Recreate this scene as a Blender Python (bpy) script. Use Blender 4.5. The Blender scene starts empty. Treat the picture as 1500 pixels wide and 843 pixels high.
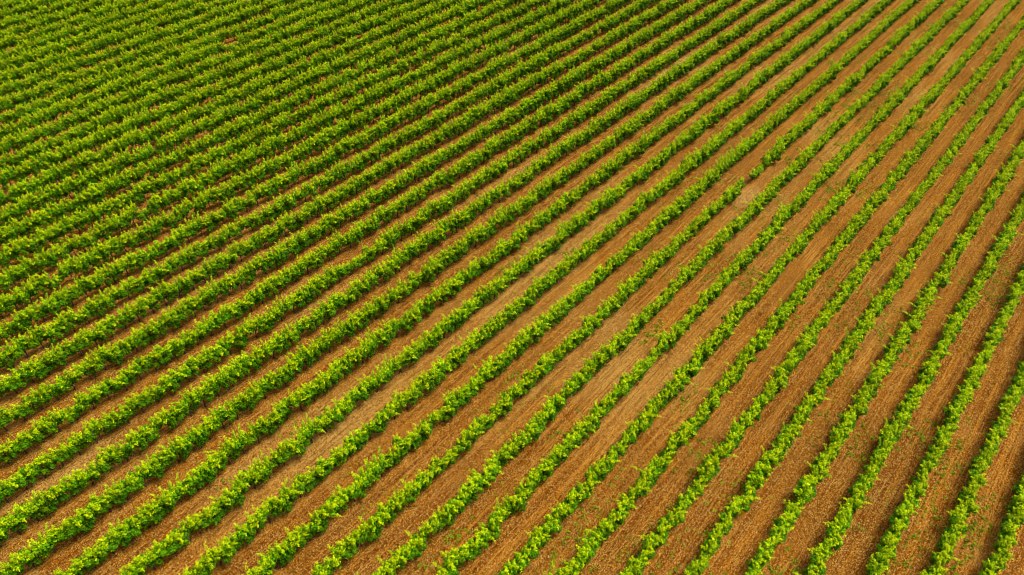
import bpy, math, random
import numpy as np
from mathutils import Matrix, Vector

S = bpy.context.scene
COL = S.collection
R = math.radians

# ------------------------------------------------------------------ camera (a drone about 40 m up, looking down at 44 degrees)
EYE_Z = 39.075 + 0.85                      # rows were measured at the middle height of the canopy
RX = (-0.76440102, 0.4590876, -0.45269156)     # world X (across the rows) in camera axes
RY = (-0.64422082, -0.51565097, 0.56487487)    # world Y (along the rows)
RZ = (0.02589621, 0.72342425, 0.68991792)      # world Z (up)
cam_data = bpy.data.cameras.new('camera')
cam_data.sensor_width = 36.0
cam_data.lens = 36.0 * 1100 / 1500
cam_data.clip_start = 0.5
cam_data.clip_end = 6000
cam = bpy.data.objects.new('camera', cam_data)
COL.objects.link(cam)
M3 = Matrix((RX, RY, RZ))
cam.matrix_world = Matrix.Translation((0, 0, EYE_Z)) @ M3.to_4x4()
S.camera = cam

# ------------------------------------------------------------------ light: high hazy sun through thin cloud
SUN_EL, SUN_AZ = R(64), R(240)             # azimuth measured from +X towards +Y, direction TO the sun
sun_dir = Vector((math.cos(SUN_EL) * math.cos(SUN_AZ), math.cos(SUN_EL) * math.sin(SUN_AZ), math.sin(SUN_EL)))
ld = bpy.data.lights.new('sun', 'SUN')
ld.energy = 1.5
ld.angle = R(25)
ld.color = (1.0, 0.97, 0.92)
sun = bpy.data.objects.new('sun', ld)
COL.objects.link(sun)
sun.location = (0, 0, 60)
sun.rotation_euler = sun_dir.to_track_quat('Z', 'Y').to_euler()

W = bpy.data.worlds.new('World')
S.world = W
W.use_nodes = True
wn = W.node_tree
wn.nodes.clear()
sky = wn.nodes.new('ShaderNodeTexSky')
sky.sky_type = 'NISHITA'
sky.sun_disc = False
sky.sun_elevation = SUN_EL
sky.sun_rotation = math.pi / 2 - SUN_AZ
sky.dust_density = 6.0
sky.air_density = 0.8
sky.ozone_density = 0.6
bg = wn.nodes.new('ShaderNodeBackground')
bg.inputs['Strength'].default_value = 0.085
wo = wn.nodes.new('ShaderNodeOutputWorld')
veil = wn.nodes.new('ShaderNodeHueSaturation')      # thin cloud takes most of the blue out of the sky
veil.inputs['Saturation'].default_value = 0.25
wn.links.new(sky.outputs[0], veil.inputs['Color'])
wn.links.new(veil.outputs[0], bg.inputs['Color'])
wn.links.new(bg.outputs[0], wo.inputs['Surface'])

S.view_settings.view_transform = 'Standard'
S.view_settings.look = 'None'
S.view_settings.gamma = 1
S.view_settings.exposure = 1.35
S.cycles.pixel_filter_type = 'BLACKMAN_HARRIS'
S.cycles.filter_width = 1.05
S.cycles.max_bounces = 6
S.cycles.transmission_bounces = 4
S.cycles.sample_clamp_indirect = 6

# ------------------------------------------------------------------ node helpers
def material(name):
    m = bpy.data.materials.new(name)
    m.use_nodes = True
    nt = m.node_tree
    nt.nodes.clear()
    out = nt.nodes.new('ShaderNodeOutputMaterial')
    return m, nt, out

class G:
    def __init__(s, nt): s.nt = nt
    def n(s, t, **k):
        x = s.nt.nodes.new(t)
        for a, b in k.items(): setattr(x, a, b)
        return x
    def l(s, a, b): s.nt.links.new(a, b)
    def put(s, sock, v):
        if hasattr(v, 'links'): s.l(v, sock)
        else: sock.default_value = v
    def math(s, op, a, b=0.0, c=0.0, clamp=False):
        x = s.n('ShaderNodeMath', operation=op, use_clamp=clamp)
        s.put(x.inputs[0], a); s.put(x.inputs[1], b); s.put(x.inputs[2], c)
        return x.outputs[0]
    def mix(s, f, a, b, mode='MIX'):
        x = s.n('ShaderNodeMix', data_type='RGBA', blend_type=mode)
        s.put(x.inputs[0], f); s.put(x.inputs[6], a); s.put(x.inputs[7], b)
        return x.outputs[2]
    def ramp(s, f, stops, interp='LINEAR'):
        x = s.n('ShaderNodeValToRGB')
        x.color_ramp.interpolation = interp
        el = x.color_ramp.elements
        while len(el) < len(stops): el.new(0.5)
        for e, (p, c) in zip(el, stops):
            e.position = p; e.color = c if len(c) == 4 else (*c, 1)
        s.l(f, x.inputs[0])
        return x.outputs[0]
    def noise(s, vec, scale, detail=3, rough=0.5):
        x = s.n('ShaderNodeTexNoise')
        s.l(vec, x.inputs['Vector'])
        x.inputs['Scale'].default_value = scale
        x.inputs['Detail'].default_value = detail
        x.inputs['Roughness'].default_value = rough
        return x
    def mapr(s, v, a, b, c=0.0, d=1.0):
        x = s.n('ShaderNodeMapRange')
        s.l(v, x.inputs[0])
        for i, q in enumerate((a, b, c, d)): x.inputs[i + 1].default_value = q
        return x.outputs[0]

# ------------------------------------------------------------------ field layout
PITCH = 2.5
def row_x(k): return PITCH * (k - 2.469)
K0, K1 = -1, 44
VINE_STEP = 1.08
# bounds of the planted plot, (x, y) in metres
PLOT = [(111.5, -27.0), (7.5, -128.5), (-17.5, -33.5), (31.5, 9.5)]
def row_span(x):
    ys = []
    for (x0, y0), (x1, y1) in zip(PLOT, PLOT[1:] + PLOT[:1]):
        if (x0 - x) * (x1 - x) <= 0 and x0 != x1:
            ys.append(y0 + (y1 - y0) * (x - x0) / (x1 - x0))
    return (min(ys), max(ys)) if len(ys) >= 2 else None

# value noise used for relief, vigour and so on
_rng = np.random.default_rng(5)
_T = _rng.random((256, 256))
def vnoise(x, y):
    x = np.asarray(x, float); y = np.asarray(y, float)
    xi = np.floor(x).astype(int); yi = np.floor(y).astype(int)
    fx = x - xi; fy = y - yi
    fx = fx * fx * (3 - 2 * fx); fy = fy * fy * (3 - 2 * fy)
    a = _T[xi & 255, yi & 255]; b = _T[(xi + 1) & 255, yi & 255]
    c = _T[xi & 255, (yi + 1) & 255]; d = _T[(xi + 1) & 255, (yi + 1) & 255]
    return (a * (1 - fx) + b * fx) * (1 - fy) + (c * (1 - fx) + d * fx) * fy

def wander(x, y):                                     # rows and furrows are never dead straight
    return 0.10 * (vnoise(x * 0.13 + 3, y * 0.06 + 9) - 0.5)

def ground_z(x, y):
    x = np.asarray(x, float); y = np.asarray(y, float)
    xs = x + wander(x, y)
    u = (xs - row_x(0)) / PITCH
    d = np.abs(u - np.round(u)) * PITCH               # distance to the nearest row
    alley = np.floor(u)
    berm = 0.13 * np.exp(-(d / 0.42) ** 4) * (0.75 + 0.5 * vnoise(x * 1.3, y * 1.1))
    tracks = -0.055 * np.exp(-((d - 0.72) / 0.16) ** 2) * (0.5 + vnoise(alley * 7.3, y * 0.05))
    tine = 0.028 * np.cos(2 * np.pi * d / 0.235) * np.clip((d - 0.35) / 0.15, 0, 1)
    lump = 0.05 * (vnoise(x * 3.1, y * 2.3) - 0.5) + 0.03 * (vnoise(x * 8.3, y * 5.1) - 0.5)
    z = berm + tracks + tine + lump
    far = np.clip((np.maximum(np.abs(x - 45) - 75, np.abs(y + 60) - 85)) / 20, 0, 1)
    return z * (1 - far)

def new_obj(name, me, mats=(), parent=None):
    for m in mats: me.materials.append(m)
    o = bpy.data.objects.new(name, me)
    COL.objects.link(o)
    if parent: o.parent = parent
    return o

def quads_mesh(name, V, F, smooth=False):
    me = bpy.data.meshes.new(name)
    n = F.shape[1]
    me.vertices.add(len(V)); me.vertices.foreach_set('co', np.ascontiguousarray(V, np.float32).ravel())
    me.loops.add(F.size); me.loops.foreach_set('vertex_index', np.ascontiguousarray(F, np.int32).ravel())
    me.polygons.add(len(F)); me.polygons.foreach_set('loop_start', np.arange(0, F.size, n, dtype=np.int32))
    me.polygons.foreach_set('use_smooth', np.full(len(F), smooth))
    me.update(calc_edges=True)
    me.validate()
    return me

# ------------------------------------------------------------------ ground: one sheet, fine inside the plot, coarse to the horizon
def axis(lo, hi, step):
    a = list(np.arange(lo, hi, step))
    out, q, d = [], lo, step
    while q > lo - 2500:
        d *= 1.35; q -= d; out.append(q)
    left = out[::-1]
    out, q, d = [], a[-1], step
    while q < hi + 2500:
        d *= 1.35; q += d; out.append(q)
    return np.array(left + a + out)

gx = axis(-24, 116, 0.105)
gy = axis(-134, 14, 0.30)
X, Y = np.meshgrid(gx, gy, indexing='ij')
Z = ground_z(X, Y)
V = np.stack([X, Y, Z], -1).reshape(-1, 3)
ny = len(gy)
I = (np.arange(len(gx) - 1)[:, None] * ny + np.arange(ny - 1)[None]).ravel()
F = np.stack([I, I + ny, I + ny + 1, I + 1], 1)
gm = quads_mesh('ground', V, F, True)

m, nt, out = material('tilled_soil')
g = G(nt)
tc = g.n('ShaderNodeTexCoord').outputs['Object']
def scaled(sx, sy, sz=1.0, off=(0, 0, 0)):
    x = g.n('ShaderNodeMapping'); g.l(tc, x.inputs[0])
    x.inputs['Scale'].default_value = (sx, sy, sz); x.inputs['Location'].default_value = off
    return x.outputs[0]
sep = g.n('ShaderNodeSeparateXYZ'); g.l(tc, sep.inputs[0])
sx, sy = sep.outputs[0], sep.outputs[1]
wv = g.noise(scaled(0.13, 0.06), 1.0, 1).outputs[0]
xw = g.math('ADD', sx, g.math('MULTIPLY', g.math('SUBTRACT', wv, 0.5), 0.25))
u = g.math('DIVIDE', g.math('SUBTRACT', xw, row_x(0)), PITCH)
fr = g.math('SUBTRACT', u, g.math('ROUND', u))                       # -0.5 .. 0.5
d = g.math('MULTIPLY', g.math('ABSOLUTE', fr), PITCH)
alley = g.math('FLOOR', u)
# colour of the soil in broad patches
big = g.noise(scaled(0.11, 0.035), 1.0, 4).outputs[0]
base = g.ramp(big, [(0.36, (0.135, 0.044, 0.005)), (0.50, (0.225, 0.092, 0.014)), (0.64, (0.38, 0.195, 0.060))])
# streaks that run with the cultivator: stretched noise, a different set in every alley
cmb = g.n('ShaderNodeCombineXYZ')
g.l(g.math('MULTIPLY', xw, 6.5), cmb.inputs[0]); g.l(g.math('MULTIPLY', sy, 0.10), cmb.inputs[1]); g.l(alley, cmb.inputs[2])
st = g.noise(cmb.outputs[0], 1.0, 4, 0.6).outputs[0]
base = g.mix(g.mapr(st, 0.46, 0.62, 0.0, 0.9), base, (0.46, 0.265, 0.110, 1))
base = g.mix(g.mapr(st, 0.50, 0.36, 0.0, 0.9), base, (0.115, 0.034, 0.003, 1))
tl = g.math('COSINE', g.math('MULTIPLY', d, 2 * math.pi / 0.235))
base = g.mix(g.math('MULTIPLY', g.mapr(tl, 0.0, -1.0, 0.0, 0.6), g.mapr(st, 0.3, 0.6, 0.4, 1.0)), base, (0.150, 0.055, 0.006, 1))
# per alley tone
wn2 = g.n('ShaderNodeTexWhiteNoise', noise_dimensions='1D'); g.l(alley, wn2.inputs['W'])
base = g.mix(g.mapr(wn2.outputs[0], 0.0, 1.0, 0.0, 0.35), base, (0.30, 0.16, 0.05, 1))
# damp red-brown wheel tracks
trk = g.math('SUBTRACT', 1.0, g.math('DIVIDE', g.math('ABSOLUTE', g.math('SUBTRACT', d, 0.66)), 0.2), clamp=True)
tn = g.noise(scaled(0.6, 0.07, 1, (4, 0, 0)), 1.0, 2).outputs[0]
base = g.mix(g.math('MULTIPLY', trk, g.mapr(tn, 0.35, 0.65, 0.15, 0.85)), base, (0.125, 0.036, 0.003, 1))
# stonier greyish crest under the vines
crest = g.mapr(d, 0.30, 0.55, 1.0, 0.0)
cn = g.noise(scaled(1.5, 0.7), 1.0, 3).outputs[0]
base = g.mix(g.math('MULTIPLY', crest, g.mapr(cn, 0.3, 0.7, 0.35, 0.9)), base, (0.330, 0.185, 0.100, 1))
base = g.mix(1.0, base, (0.93, 0.60, 0.07, 1), 'MULTIPLY')           # iron-rich, ochre
# the strips were not worked alike: some are paler and stonier, those of the lower rows darker
tone = g.ramp(g.math('DIVIDE', g.math('ADD', alley, 3.0), 50.0), [(0.0, (0.30,) * 3), (2.5 / 50, (0.42,) * 3), (3.5 / 50, (0.30,) * 3), (8.5 / 50, (0.38,) * 3), (10 / 50, (0.56,) * 3), (12 / 50, (0.50,) * 3), (13.5 / 50, (0.34,) * 3), (15 / 50, (0.55,) * 3), (17 / 50, (0.44,) * 3), (19 / 50, (0.58,) * 3), (21 / 50, (0.30,) * 3), (23 / 50, (0.52,) * 3), (27 / 50, (0.38,) * 3), (1.0, (0.45,) * 3)])
tone = g.math('ADD', tone, g.math('MULTIPLY', g.math('SUBTRACT', g.noise(scaled(0.10, 0.075, 1, (3, 8, 0)), 1.0, 3).outputs[0], 0.5), 1.15))
strk = g.noise(cmb.outputs[0], 1.7, 3, 0.6).outputs[0]
base = g.mix(g.math('MULTIPLY', g.mapr(tone, 0.46, 0.86, 0.0, 1.0), g.mapr(strk, 0.36, 0.58, 0.25, 0.95)), base, (0.46, 0.275, 0.065, 1))
base = g.mix(g.mapr(tone, 0.50, 0.05, 0.0, 0.65), base, (0.125, 0.044, 0.004, 1))
# fine crisp scratches of the tines, pale where dry crumbs were turned up
cm2 = g.n('ShaderNodeCombineXYZ')
g.l(g.math('MULTIPLY', xw, 11.0), cm2.inputs[0]); g.l(g.math('MULTIPLY', sy, 0.22), cm2.inputs[1]); g.l(alley, cm2.inputs[2])
s3 = g.noise(cm2.outputs[0], 1.0, 3, 0.65).outputs[0]
base = g.mix(g.mapr(s3, 0.54, 0.68, 0.0, 0.55), base, (0.44, 0.245, 0.060, 1))
base = g.mix(g.mapr(s3, 0.47, 0.36, 0.0, 0.65), base, (0.085, 0.024, 0.001, 1))
# a bare crusted patch where a vine has died
px = g.math('DIVIDE', g.math('SUBTRACT', sx, 18.0), 0.9); py = g.math('DIVIDE', g.math('SUBTRACT', sy, -55.6), 2.2)
pr = g.math('ADD', g.math('ADD', g.math('MULTIPLY', px, px), g.math('MULTIPLY', py, py)), g.math('MULTIPLY', g.math('SUBTRACT', cn, 0.5), 2.0))
base = g.mix(g.mapr(pr, 0.0, 1.1, 0.42, 0.0), base, (0.42, 0.27, 0.10, 1))
# clods and chips: every small cell has a tone of its own
vor = g.n('ShaderNodeTexVoronoi', feature='F1'); g.l(tc, vor.inputs['Vector']); vor.inputs['Scale'].default_value = 25.0
sc = g.n('ShaderNodeSeparateColor'); g.l(vor.outputs['Color'], sc.inputs[0])
base = g.mix(g.mapr(sc.outputs[0], 0.72, 0.86, 0.0, 0.8), base, (0.50, 0.315, 0.075, 1))
base = g.mix(g.mapr(sc.outputs[1], 0.64, 0.84, 0.0, 0.85), base, (0.035, 0.009, 0.001, 1))
v2 = g.n('ShaderNodeTexVoronoi', feature='F1'); g.l(tc, v2.inputs['Vector']); v2.inputs['Scale'].default_value = 11.0
s2 = g.n('ShaderNodeSeparateColor'); g.l(v2.outputs['Color'], s2.inputs[0])
base = g.mix(g.mapr(s2.outputs[0], 0.7, 1.0, 0.0, 0.4), base, (0.30, 0.15, 0.030, 1))
base = g.mix(g.mapr(s2.outputs[1], 0.7, 1.0, 0.0, 0.4), base, (0.075, 0.020, 0.002, 1))
bs = g.n('ShaderNodeBsdfPrincipled'); g.l(base, bs.inputs['Base Color'])
bs.inputs['Roughness'].default_value = 0.95
bs.inputs['Specular IOR Level'].default_value = 0.0
bn = g.noise(tc, 9.0, 5, 0.7).outputs[0]
bsum = g.math('ADD', bn, g.math('MULTIPLY', vor.outputs['Distance'], -0.6))
bp = g.n('ShaderNodeBump'); bp.inputs['Strength'].default_value = 0.9; bp.inputs['Distance'].default_value = 0.07
g.l(bsum, bp.inputs['Height']); g.l(bp.outputs[0], bs.inputs['Normal'])
g.l(bs.outputs[0], out.inputs[0])
soil = m
ground = new_obj('ground', gm, [soil])
ground['kind'] = 'structure'
ground['label'] = 'tilled orange brown soil between the vine rows'

# ------------------------------------------------------------------ leaf, wood and stone materials
def leaf_material(name, dark, mid, tip, trans):
    m, nt, out = material(name)
    g = G(nt)
    at = g.n('ShaderNodeAttribute', attribute_name='tone')
    sc = g.n('ShaderNodeSeparateColor'); g.l(at.outputs['Color'], sc.inputs[0])
    oi = g.n('ShaderNodeObjectInfo')
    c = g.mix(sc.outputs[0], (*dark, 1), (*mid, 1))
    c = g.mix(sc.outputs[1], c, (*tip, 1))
    hs = g.n('ShaderNodeHueSaturation')
    g.l(g.mapr(oi.outputs['Random'], 0, 1, 0.494, 0.506), hs.inputs['Hue'])
    g.l(g.mapr(oi.outputs['Random'], 0, 1, 0.93, 1.10), hs.inputs['Value'])
    g.l(c, hs.inputs['Color'])
    c = hs.outputs[0]
    df = g.n('ShaderNodeBsdfPrincipled'); g.l(c, df.inputs['Base Color'])
    df.inputs['Roughness'].default_value = 0.5
    df.inputs['Specular IOR Level'].default_value = 0.06
    tr = g.n('ShaderNodeBsdfTranslucent')
    g.l(g.mix(1.0, c, (1.15, 1.0, 0.3, 1), 'MULTIPLY'), tr.inputs['Color'])
    mx = g.n('ShaderNodeMixShader'); mx.inputs[0].default_value = trans
    g.l(df.outputs[0], mx.inputs[1]); g.l(tr.outputs[0], mx.inputs[2])
    g.l(mx.outputs[0], out.inputs[0])
    return m
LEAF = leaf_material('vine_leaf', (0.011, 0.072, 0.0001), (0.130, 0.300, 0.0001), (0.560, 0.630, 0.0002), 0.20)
WEED = leaf_material('weed_leaf', (0.060, 0.150, 0.001), (0.170, 0.270, 0.003), (0.34, 0.40, 0.004), 0.25)

m, nt, out = material('vine_bark')
g = G(nt)
tc = g.n('ShaderNodeTexCoord').outputs['Object']
c = g.ramp(g.noise(tc, 30, 4).outputs[0], [(0.3, (0.020, 0.012, 0.007)), (0.7, (0.075, 0.048, 0.030))])
bs = g.n('ShaderNodeBsdfPrincipled'); g.l(c, bs.inputs['Base Color']); bs.inputs['Roughness'].default_value = 0.9
g.l(bs.outputs[0], out.inputs[0])
BARK = m

m, nt, out = material('limestone_chip')
g = G(nt)
tc = g.n('ShaderNodeTexCoord').outputs['Object']
c = g.ramp(g.noise(tc, 2.7, 2).outputs[0], [(0.35, (0.19, 0.090, 0.020)), (0.5, (0.32, 0.19, 0.07)), (0.7, (0.48, 0.36, 0.21))])
bs = g.n('ShaderNodeBsdfPrincipled'); g.l(c, bs.inputs['Base Color']); bs.inputs['Roughness'].default_value = 0.85
g.l(bs.outputs[0], out.inputs[0])
STONE = m

# ------------------------------------------------------------------ vine foliage
def leaf_quads(P, N, D, size):
    """P centre, N normal, D pointing direction (n,3); returns verts (n*6,3), faces (n*2,4)"""
    Sd = np.cross(N, D)
    Sd /= np.linalg.norm(Sd, axis=1)[:, None] + 1e-9
    D = np.cross(Sd, N)
    s = size[:, None]
    fold = 0.16
    pts = [(0, -0.5, 0), (-0.52, -0.22, fold), (-0.40, 0.30, fold * 0.8), (0, 0.58, -0.08), (0.40, 0.30, fold * 0.8), (0.52, -0.22, fold)]
    V = np.stack([P + s * (a * Sd + b * D + c * N) for a, b, c in pts], 1)
    n = len(P)
    b = (np.arange(n) * 6)[:, None]
    F = np.concatenate([b + np.array([[0, 3, 2, 1]]), b + np.array([[0, 5, 4, 3]])], 0)
    return V.reshape(-1, 3), F

def unit(v): return v / (np.linalg.norm(v, axis=-1, keepdims=True) + 1e-9)

def vine_leaves(seed, vigour=1.0):
    r = np.random.default_rng(seed)
    P, N, D, Sz, A, B = [], [], [], [], [], []
    # bushy mass: overlapping leafy clumps along the cordon
    nc = 15
    for i in range(nc):
        c = np.array([np.clip(r.normal(0, 0.16), -0.28, 0.28), -0.54 + 1.08 * (i + r.uniform(0, 1)) / nc, r.uniform(0.46, 1.12)])
        rad = r.uniform(0.14, 0.225) * (0.78 + 0.25 * vigour)
        n = int(84 + 24 * vigour)
        dirs = unit(r.normal(size=(n, 3)) + [0, 0, 0.3])
        p = c + dirs * rad * (0.5 + 0.5 * r.random((n, 1)) ** 0.5)
        P.append(p); N.append(unit(dirs * 0.9 + [0, 0, 0.7] + 0.5 * r.normal(size=(n, 3))))
        D.append(unit(dirs + [0, 0, -0.7] + 0.5 * r.normal(size=(n, 3))))
        Sz.append(r.uniform(0.055, 0.094, n))
        ct = r.uniform(0.3, 0.55)
        A.append(np.clip(ct + 0.25 * r.normal(size=n), 0, 1)); B.append(np.clip(r.uniform(-0.3, 0.15) + 0.12 * r.normal(size=n), 0, 1))
    # shoots: leafy plumes that rise and arch out of the mass, paler and smaller leaved towards the tip
    for i in range(int(r.integers(22, 27) * (0.6 + 0.45 * vigour))):
        o = np.array([r.normal(0, 0.11), r.uniform(-0.56, 0.56), r.uniform(0.80, 1.10)])
        ang = r.uniform(0, 2 * math.pi)
        lean = min(0.75, abs(r.normal(0, 0.40)) + 0.06)
        L = r.uniform(0.35, 0.78) * (0.7 + 0.3 * vigour) * (1.15 if r.random() < 0.15 else 1)
        v = unit(np.array([math.cos(ang) * lean * 0.95, math.sin(ang) * lean, 1.0]))
        n = int(L / 0.0155)
        t = (np.arange(n) + 0.5) / n
        droop = r.uniform(0.1, 0.7) * lean
        path = o + v * (t * L)[:, None] + np.array([math.cos(ang), math.sin(ang), -0.8]) * (droop * (t ** 2))[:, None] * L
        sd = unit(np.cross(v, r.normal(size=(n, 3))))
        size = (0.089 * (1 - 0.40 * t)) * r.uniform(0.8, 1.15, n)
        P.append(path + sd * ((0.105 * (1 - 0.70 * t)) * r.uniform(0.3, 1.5, n))[:, None])
        N.append(unit(np.array([0, 0, 0.7]) + sd * 0.8 + v * 0.2 + 0.4 * r.normal(size=(n, 3))))
        D.append(unit(sd * 0.6 + v * 0.8))
        Sz.append(size)
        A.append(np.clip(0.45 + 0.5 * t + 0.15 * r.normal(size=n), 0, 1))
        B.append(np.clip((t - 0.25) * r.uniform(0.5, 1.3) + 0.13 * r.normal(size=n), 0, 1))
    P, N, D = map(np.concatenate, (P, N, D)); Sz, A, B = map(np.concatenate, (Sz, A, B))
    A = np.clip(A * np.clip(0.35 + (P[:, 2] - 0.45) * 1.15, 0.2, 1.15), 0, 1)      # shade of the lower canopy painted into the tone; older leaves are darker too
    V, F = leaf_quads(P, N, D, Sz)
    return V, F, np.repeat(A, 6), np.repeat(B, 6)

def tube(path, rads, sides=6):
    V, F = [], []
    for i, (p, rr) in enumerate(zip(path, rads)):
        p = Vector(p)
        a = Vector(path[min(i + 1, len(path) - 1)]) - Vector(path[max(i - 1, 0)])
        q = a.to_track_quat('Z', 'Y')
        for s in range(sides):
            t = 2 * math.pi * s / sides
            V.append(p + q @ Vector((math.cos(t) * rr, math.sin(t) * rr, 0)))
    for i in range(len(path) - 1):
        for s in range(sides):
            s2 = (s + 1) % sides
            F.append((i * sides + s, i * sides + s2, (i + 1) * sides + s2, (i + 1) * sides + s))
    return np.array(V), np.array(F)

def trunk_geo(seed):
    r = random.Random(seed)
    j = lambda a: r.uniform(-a, a)
    top = (j(0.03), j(0.04), 0.76)
    V1, F1 = tube([(0, 0, -0.15), (j(0.02), j(0.02), 0.12), (j(0.04), j(0.05), 0.38), (j(0.03), j(0.04), 0.6), top, (0, 0.0, 0.84)], [0.060, 0.048, 0.040, 0.042, 0.050, 0.02])
    Vs, Fs = [V1], [F1]
    n = len(V1)
    for s in (-1, 1):                                   # two cordon arms along the wire
        V2, F2 = tube([top, (j(0.02), s * 0.14, 0.84), (j(0.03), s * 0.32, 0.86 + j(0.03)), (j(0.02), s * 0.50, 0.87)], [0.036, 0.028, 0.022, 0.012], 5)
        Vs.append(V2); Fs.append(F2 + n); n += len(V2)
    return np.concatenate(Vs), np.concatenate(Fs)

def set_tone(me, A, B):
    at = me.attributes.new('tone', 'FLOAT_COLOR', 'POINT')
    c = np.stack([A, B, np.zeros_like(A), np.ones_like(A)], 1)
    at.data.foreach_set('color', c.astype(np.float32).ravel())

NV = 26
FOL, WHOLE, TRUNKS = [], [], []
for i in range(NV):
    vig = [0.68, 0.85, 0.97, 1.1][i % 4]
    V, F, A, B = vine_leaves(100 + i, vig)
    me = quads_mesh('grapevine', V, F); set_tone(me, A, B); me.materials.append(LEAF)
    FOL.append(me)
    TV, TF = trunk_geo(i)
    if i < 12:
        tm = quads_mesh('trunk', TV, TF, True); tm.materials.append(BARK); TRUNKS.append(tm)
    me = quads_mesh('grapevine', np.concatenate([V, TV]), np.concatenate([F, TF + len(V)]))
    z = np.zeros(len(TV)); set_tone(me, np.concatenate([A, z]), np.concatenate([B, z]))
    me.materials.append(LEAF); me.materials.append(BARK)
    me.polygons.foreach_set('material_index', np.concatenate([np.zeros(len(F), int), np.ones(len(TF), int)]))
    WHOLE.append(me)

m, nt, out = material('galvanised_steel')
g = G(nt)
bs = g.n('ShaderNodeBsdfPrincipled'); bs.inputs['Base Color'].default_value = (0.22, 0.20, 0.18, 1)
bs.inputs['Metallic'].default_value = 0.6; bs.inputs['Roughness'].default_value = 0.6
g.l(bs.outputs[0], out.inputs[0])
STEEL = m
V, F = tube([(0, 0, 0), (0, 0, 0.7), (0, 0, 1.40), (0, 0, 1.41)], [0.028, 0.027, 0.026, 0.004], 6)
STAKE = quads_mesh('stake', V, F); STAKE.materials.append(BARK)

# places where vines are missing: (row, y from, y to)
GAPS = [(10, -57.7, -55.4)]
WEAK = [(10, -59.4, -57.7), (32, -41.9, -40.2), (24, -19.0, -17.8), (23, -10.4, -9.2), (17, -26.6, -25.1)]     # stunted vines

ORD = ['', 'first', 'second', 'third', 'fourth', 'fifth', 'sixth', 'seventh', 'eighth', 'ninth', 'tenth', 'eleventh', 'twelfth',
       'thirteenth', 'fourteenth', 'fifteenth', 'sixteenth']
rnd = random.Random(11)
NEAR = 66.0                                              # trunks can be made out up to about here
n_v = n_t = 0
for k in range(K0, K1 + 1):
    x0 = row_x(k)
    span = row_span(x0)
    if not span: continue
    ya, yb = span
    row = bpy.data.objects.new('vine_row', None)
    COL.objects.link(row)
    row.location = (x0, yb, 0)
    row.empty_display_size = 0.5
    row['category'] = 'vine row'
    row['group'] = 'parallel rows of grapevines across the field'
    row['k'] = k
    ks = max(0.0, min(1.0, (k + 2) / 46))
    y = yb - rnd.uniform(0, VINE_STEP)
    while y > ya:
        y -= VINE_STEP * rnd.uniform(0.95, 1.05)
        if any(k == gk and a < y < b for gk, a, b in GAPS): continue
        x = x0 - float(wander(x0, y)) + rnd.uniform(-0.05, 0.05)
        # vigour drifts along the field and is a little greater towards the far left
        vg = float(vnoise(k * 1.7 + 20, y * 0.16)) * 0.50 + float(vnoise(k * 0.21, y * 0.05 + 40)) * 0.25 + 0.36 * ks + rnd.uniform(-0.06, 0.20)
        q = max(0, min(3, int(vg * 3.6)))
        i = rnd.randrange(NV // 4) * 4 + q
        s = 0.84 + 0.28 * min(1.2, vg) + rnd.uniform(-0.05, 0.07)
        if any(k == gk and a < y < b for gk, a, b in WEAK): s *= 0.62; i = rnd.randrange(NV // 4) * 4
        z = float(ground_z(x, y))
        dist = math.sqrt(x * x + y * y + EYE_Z ** 2)
        near = dist < NEAR and k >= 1
        v = bpy.data.objects.new('grapevine', (FOL if near else WHOLE)[i % NV])
        COL.objects.link(v)
        v.parent = row
        v.location = (x - x0, y - yb, z)
        v.rotation_euler = (rnd.uniform(-0.04, 0.04), rnd.uniform(-0.06, 0.06), (math.pi if rnd.random() < 0.5 else 0) + rnd.uniform(-0.25, 0.25))
        lush = max(0.0, min(1.0, (k - 3) / 16))            # the vines stand taller towards the far left of the plot
        v.scale = (s * rnd.uniform(0.90, 1.18) * (1.08 - 0.03 * lush), rnd.uniform(1.08, 1.22), (s * 0.75 + 0.25 + rnd.uniform(-0.06, 0.08)) * (1.04 + 0.12 * lush - 0.08 * max(0.0, (k - 28) / 16)))
        n_v += 1
        if near:
            t = bpy.data.objects.new('trunk', TRUNKS[rnd.randrange(12)])
            COL.objects.link(t)
            t.parent = v
            n_t += 1
    # two trellis wires and a stake every seven vines hold the row together
    L = yb - ya
    Vw, Fw, nw = [], [], 0
    for zz in (0.84, 1.10):
        pth = [(x0 - float(wander(x0, q)) - x0, q - yb, zz) for q in np.linspace(yb, ya, max(2, int(L / 6)))]
        wv_, wf_ = tube(pth, [0.003] * len(pth), 4)
        Vw.append(wv_); Fw.append(wf_ + nw); nw += len(wv_)
    new_obj('trellis_wire', quads_mesh('trellis_wire', np.concatenate(Vw), np.concatenate(Fw)), [STEEL], row)
    q = yb - rnd.uniform(1, 6)
    while q > ya:
        p = bpy.data.objects.new('stake', STAKE)
        COL.objects.link(p); p.parent = row
        p.location = (-float(wander(x0, q)), q - yb, float(ground_z(x0, q)) - 0.2)
        p.rotation_euler = (rnd.uniform(-0.04, 0.04), rnd.uniform(-0.04, 0.04), rnd.uniform(0, 3))
        q -= 7 * VINE_STEP
print('vines', n_v, 'trunks', n_t)

# ------------------------------------------------------------------ weeds and stones lying between the rows
def inside(x, y, grow=0.0):
    c = np.zeros(len(x), bool)
    for (x0, y0), (x1, y1) in zip(PLOT, PLOT[1:] + PLOT[:1]):
        hit = ((y0 > y) != (y1 > y))
        with np.errstate(divide='ignore', invalid='ignore'):
            c ^= hit & (x < (x1 - x0) * (y - y0) / (y1 - y0) + x0)
    return c

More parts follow.
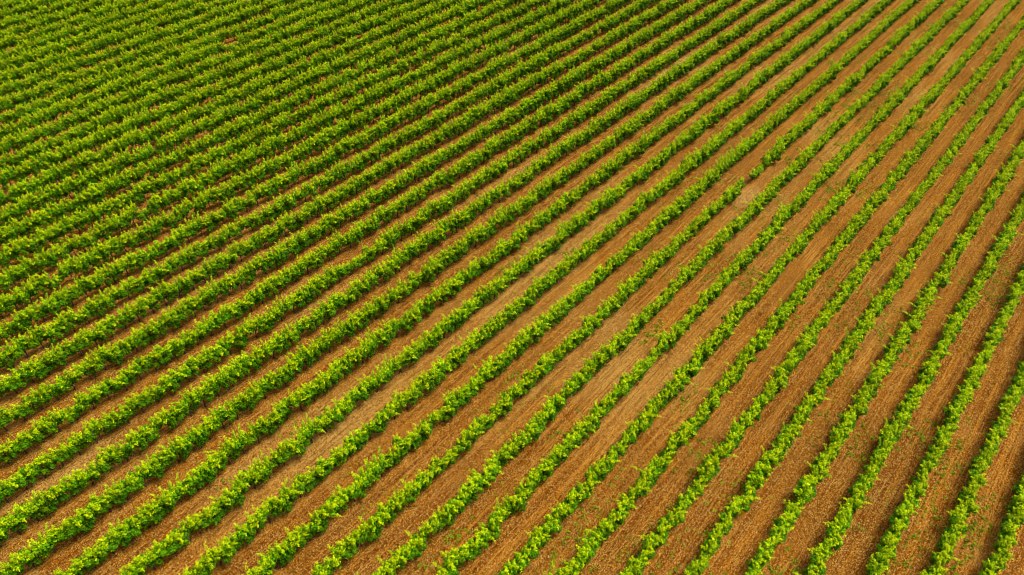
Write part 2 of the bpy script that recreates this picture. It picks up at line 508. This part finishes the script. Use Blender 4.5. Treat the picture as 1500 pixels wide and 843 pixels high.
r = np.random.default_rng(77)
n = 300000
x = r.uniform(-18, 112, n); y = r.uniform(-129, 10, n)
u = (x - row_x(0)) / PITCH
dd = np.abs(u - np.round(u)) * PITCH
dens = np.clip((vnoise(x * 0.45, y * 0.28) - 0.48) * 3.4, 0, 1) * np.clip(1.15 - x / 48, 0.14, 1) * np.where(dd > 0.3, 1, 0.4)
dens *= np.clip((vnoise(x * 1.9 + 7, y * 1.6) - 0.30) * 3, 0.12, 1) * 1.6 * (0.3 + 0.7 * (np.abs(dd - 0.95) < 0.35))
dens *= 0.35 + 0.65 * (vnoise(np.floor(u) * 3.7, y * 0.04) > 0.45)
keep = inside(x, y) & (r.random(n) < dens)
x, y = x[keep], y[keep]
# every weed is a small rosette of leaves
nl = 7
P = np.repeat(np.stack([x, y, ground_z(x, y)], 1), nl, 0)
m_ = len(P)
sz = np.repeat(r.uniform(0.4, 1.4, len(x)), nl) * r.uniform(0.045, 0.085, m_)
a = r.uniform(0, 2 * math.pi, m_)
out_d = np.stack([np.cos(a), np.sin(a), r.uniform(0.1, 0.8, m_)], 1)
P = P + out_d * (sz * 0.9)[:, None] + [0, 0, 0.02]
V, F = leaf_quads(P, unit(np.array([0, 0, 1.0]) + 0.5 * r.normal(size=(m_, 3))), unit(out_d), sz)
wm = quads_mesh('weeds', V, F)
tw = np.repeat(r.random(len(x)), nl * 6)
set_tone(wm, tw, np.repeat(np.clip(r.random(m_) - 0.4, 0, 1), 6))
weeds = new_obj('weeds', wm, [WEED])
weeds['kind'] = 'stuff'; weeds['label'] = 'small green weeds sprouting in the soil between the rows'; weeds['category'] = 'weeds'
print('weeds', len(x))

n = 60000
x = r.uniform(-18, 112, n); y = r.uniform(-129, 10, n)
u = (x - row_x(0)) / PITCH
dd = np.abs(u - np.round(u)) * PITCH
dens = 0.22 + 0.5 * (dd < 0.55) * (dd > 0.2) + 0.5 * np.clip((vnoise(x * 0.2, y * 0.1) - 0.55) * 3, 0, 1)
keep = inside(x, y) & (r.random(n) < dens)
x, y = x[keep], y[keep]; n = len(x)
oct_v = np.array([(1, 0, 0), (0, 1, 0), (-1, 0, 0), (0, -1, 0), (0, 0, 0.7), (0, 0, -0.7)], float)
oct_f = np.array([(0, 1, 4), (1, 2, 4), (2, 3, 4), (3, 0, 4), (1, 0, 5), (2, 1, 5), (3, 2, 5), (0, 3, 5)])
sz = 0.018 + 0.045 * r.random(n) ** 2.5
V = oct_v[None] * r.uniform(0.6, 1.3, (n, 6, 1))
a = r.uniform(0, 2 * math.pi, n)
ca, sa = np.cos(a)[:, None], np.sin(a)[:, None]
V = np.stack([V[..., 0] * ca - V[..., 1] * sa, V[..., 0] * sa + V[..., 1] * ca, V[..., 2]], -1) * sz[:, None, None]
V += np.stack([x, y, ground_z(x, y) + sz * 0.25], 1)[:, None]
F = (np.arange(n) * 6)[:, None, None] + oct_f[None]
sm = quads_mesh('stones', V.reshape(-1, 3), F.reshape(-1, 3))
stones = new_obj('stones', sm, [STONE])
stones['kind'] = 'stuff'; stones['label'] = 'pale stones and clods scattered over the tilled soil'; stones['category'] = 'stones'
print('stones', n)

# ------------------------------------------------------------------ what each row is called
rows = {o['k']: o for o in S.objects if o.name.startswith('vine_row')}
for k, o in rows.items():
    gap = any(k == q[0] for q in GAPS)
    if k <= 6:
        look, where = 'bright leafy vine row between weedy strips', ORD[k + 2] + ' on bottom edge from right corner'
    elif k <= 15:
        look, where = 'bushy green vine row between bare brown strips', ORD[16 - k] + ' on bottom edge from left corner'
    elif k <= 30:
        look, where = 'thick green vine row with thin dark trunks', ORD[k - 15] + ' on left edge from bottom corner'
    else:
        look, where = 'dense vine row crowding the rows beside it', ORD[45 - k] + ' on left edge from top corner'
    if gap: look = 'green vine row broken by a bare gap'
    if not gap and any(k == q[0] for q in WEAK): look = 'green vine row with one short stunted spot'
    o['label'] = look + ', ' + where
    del o['k']
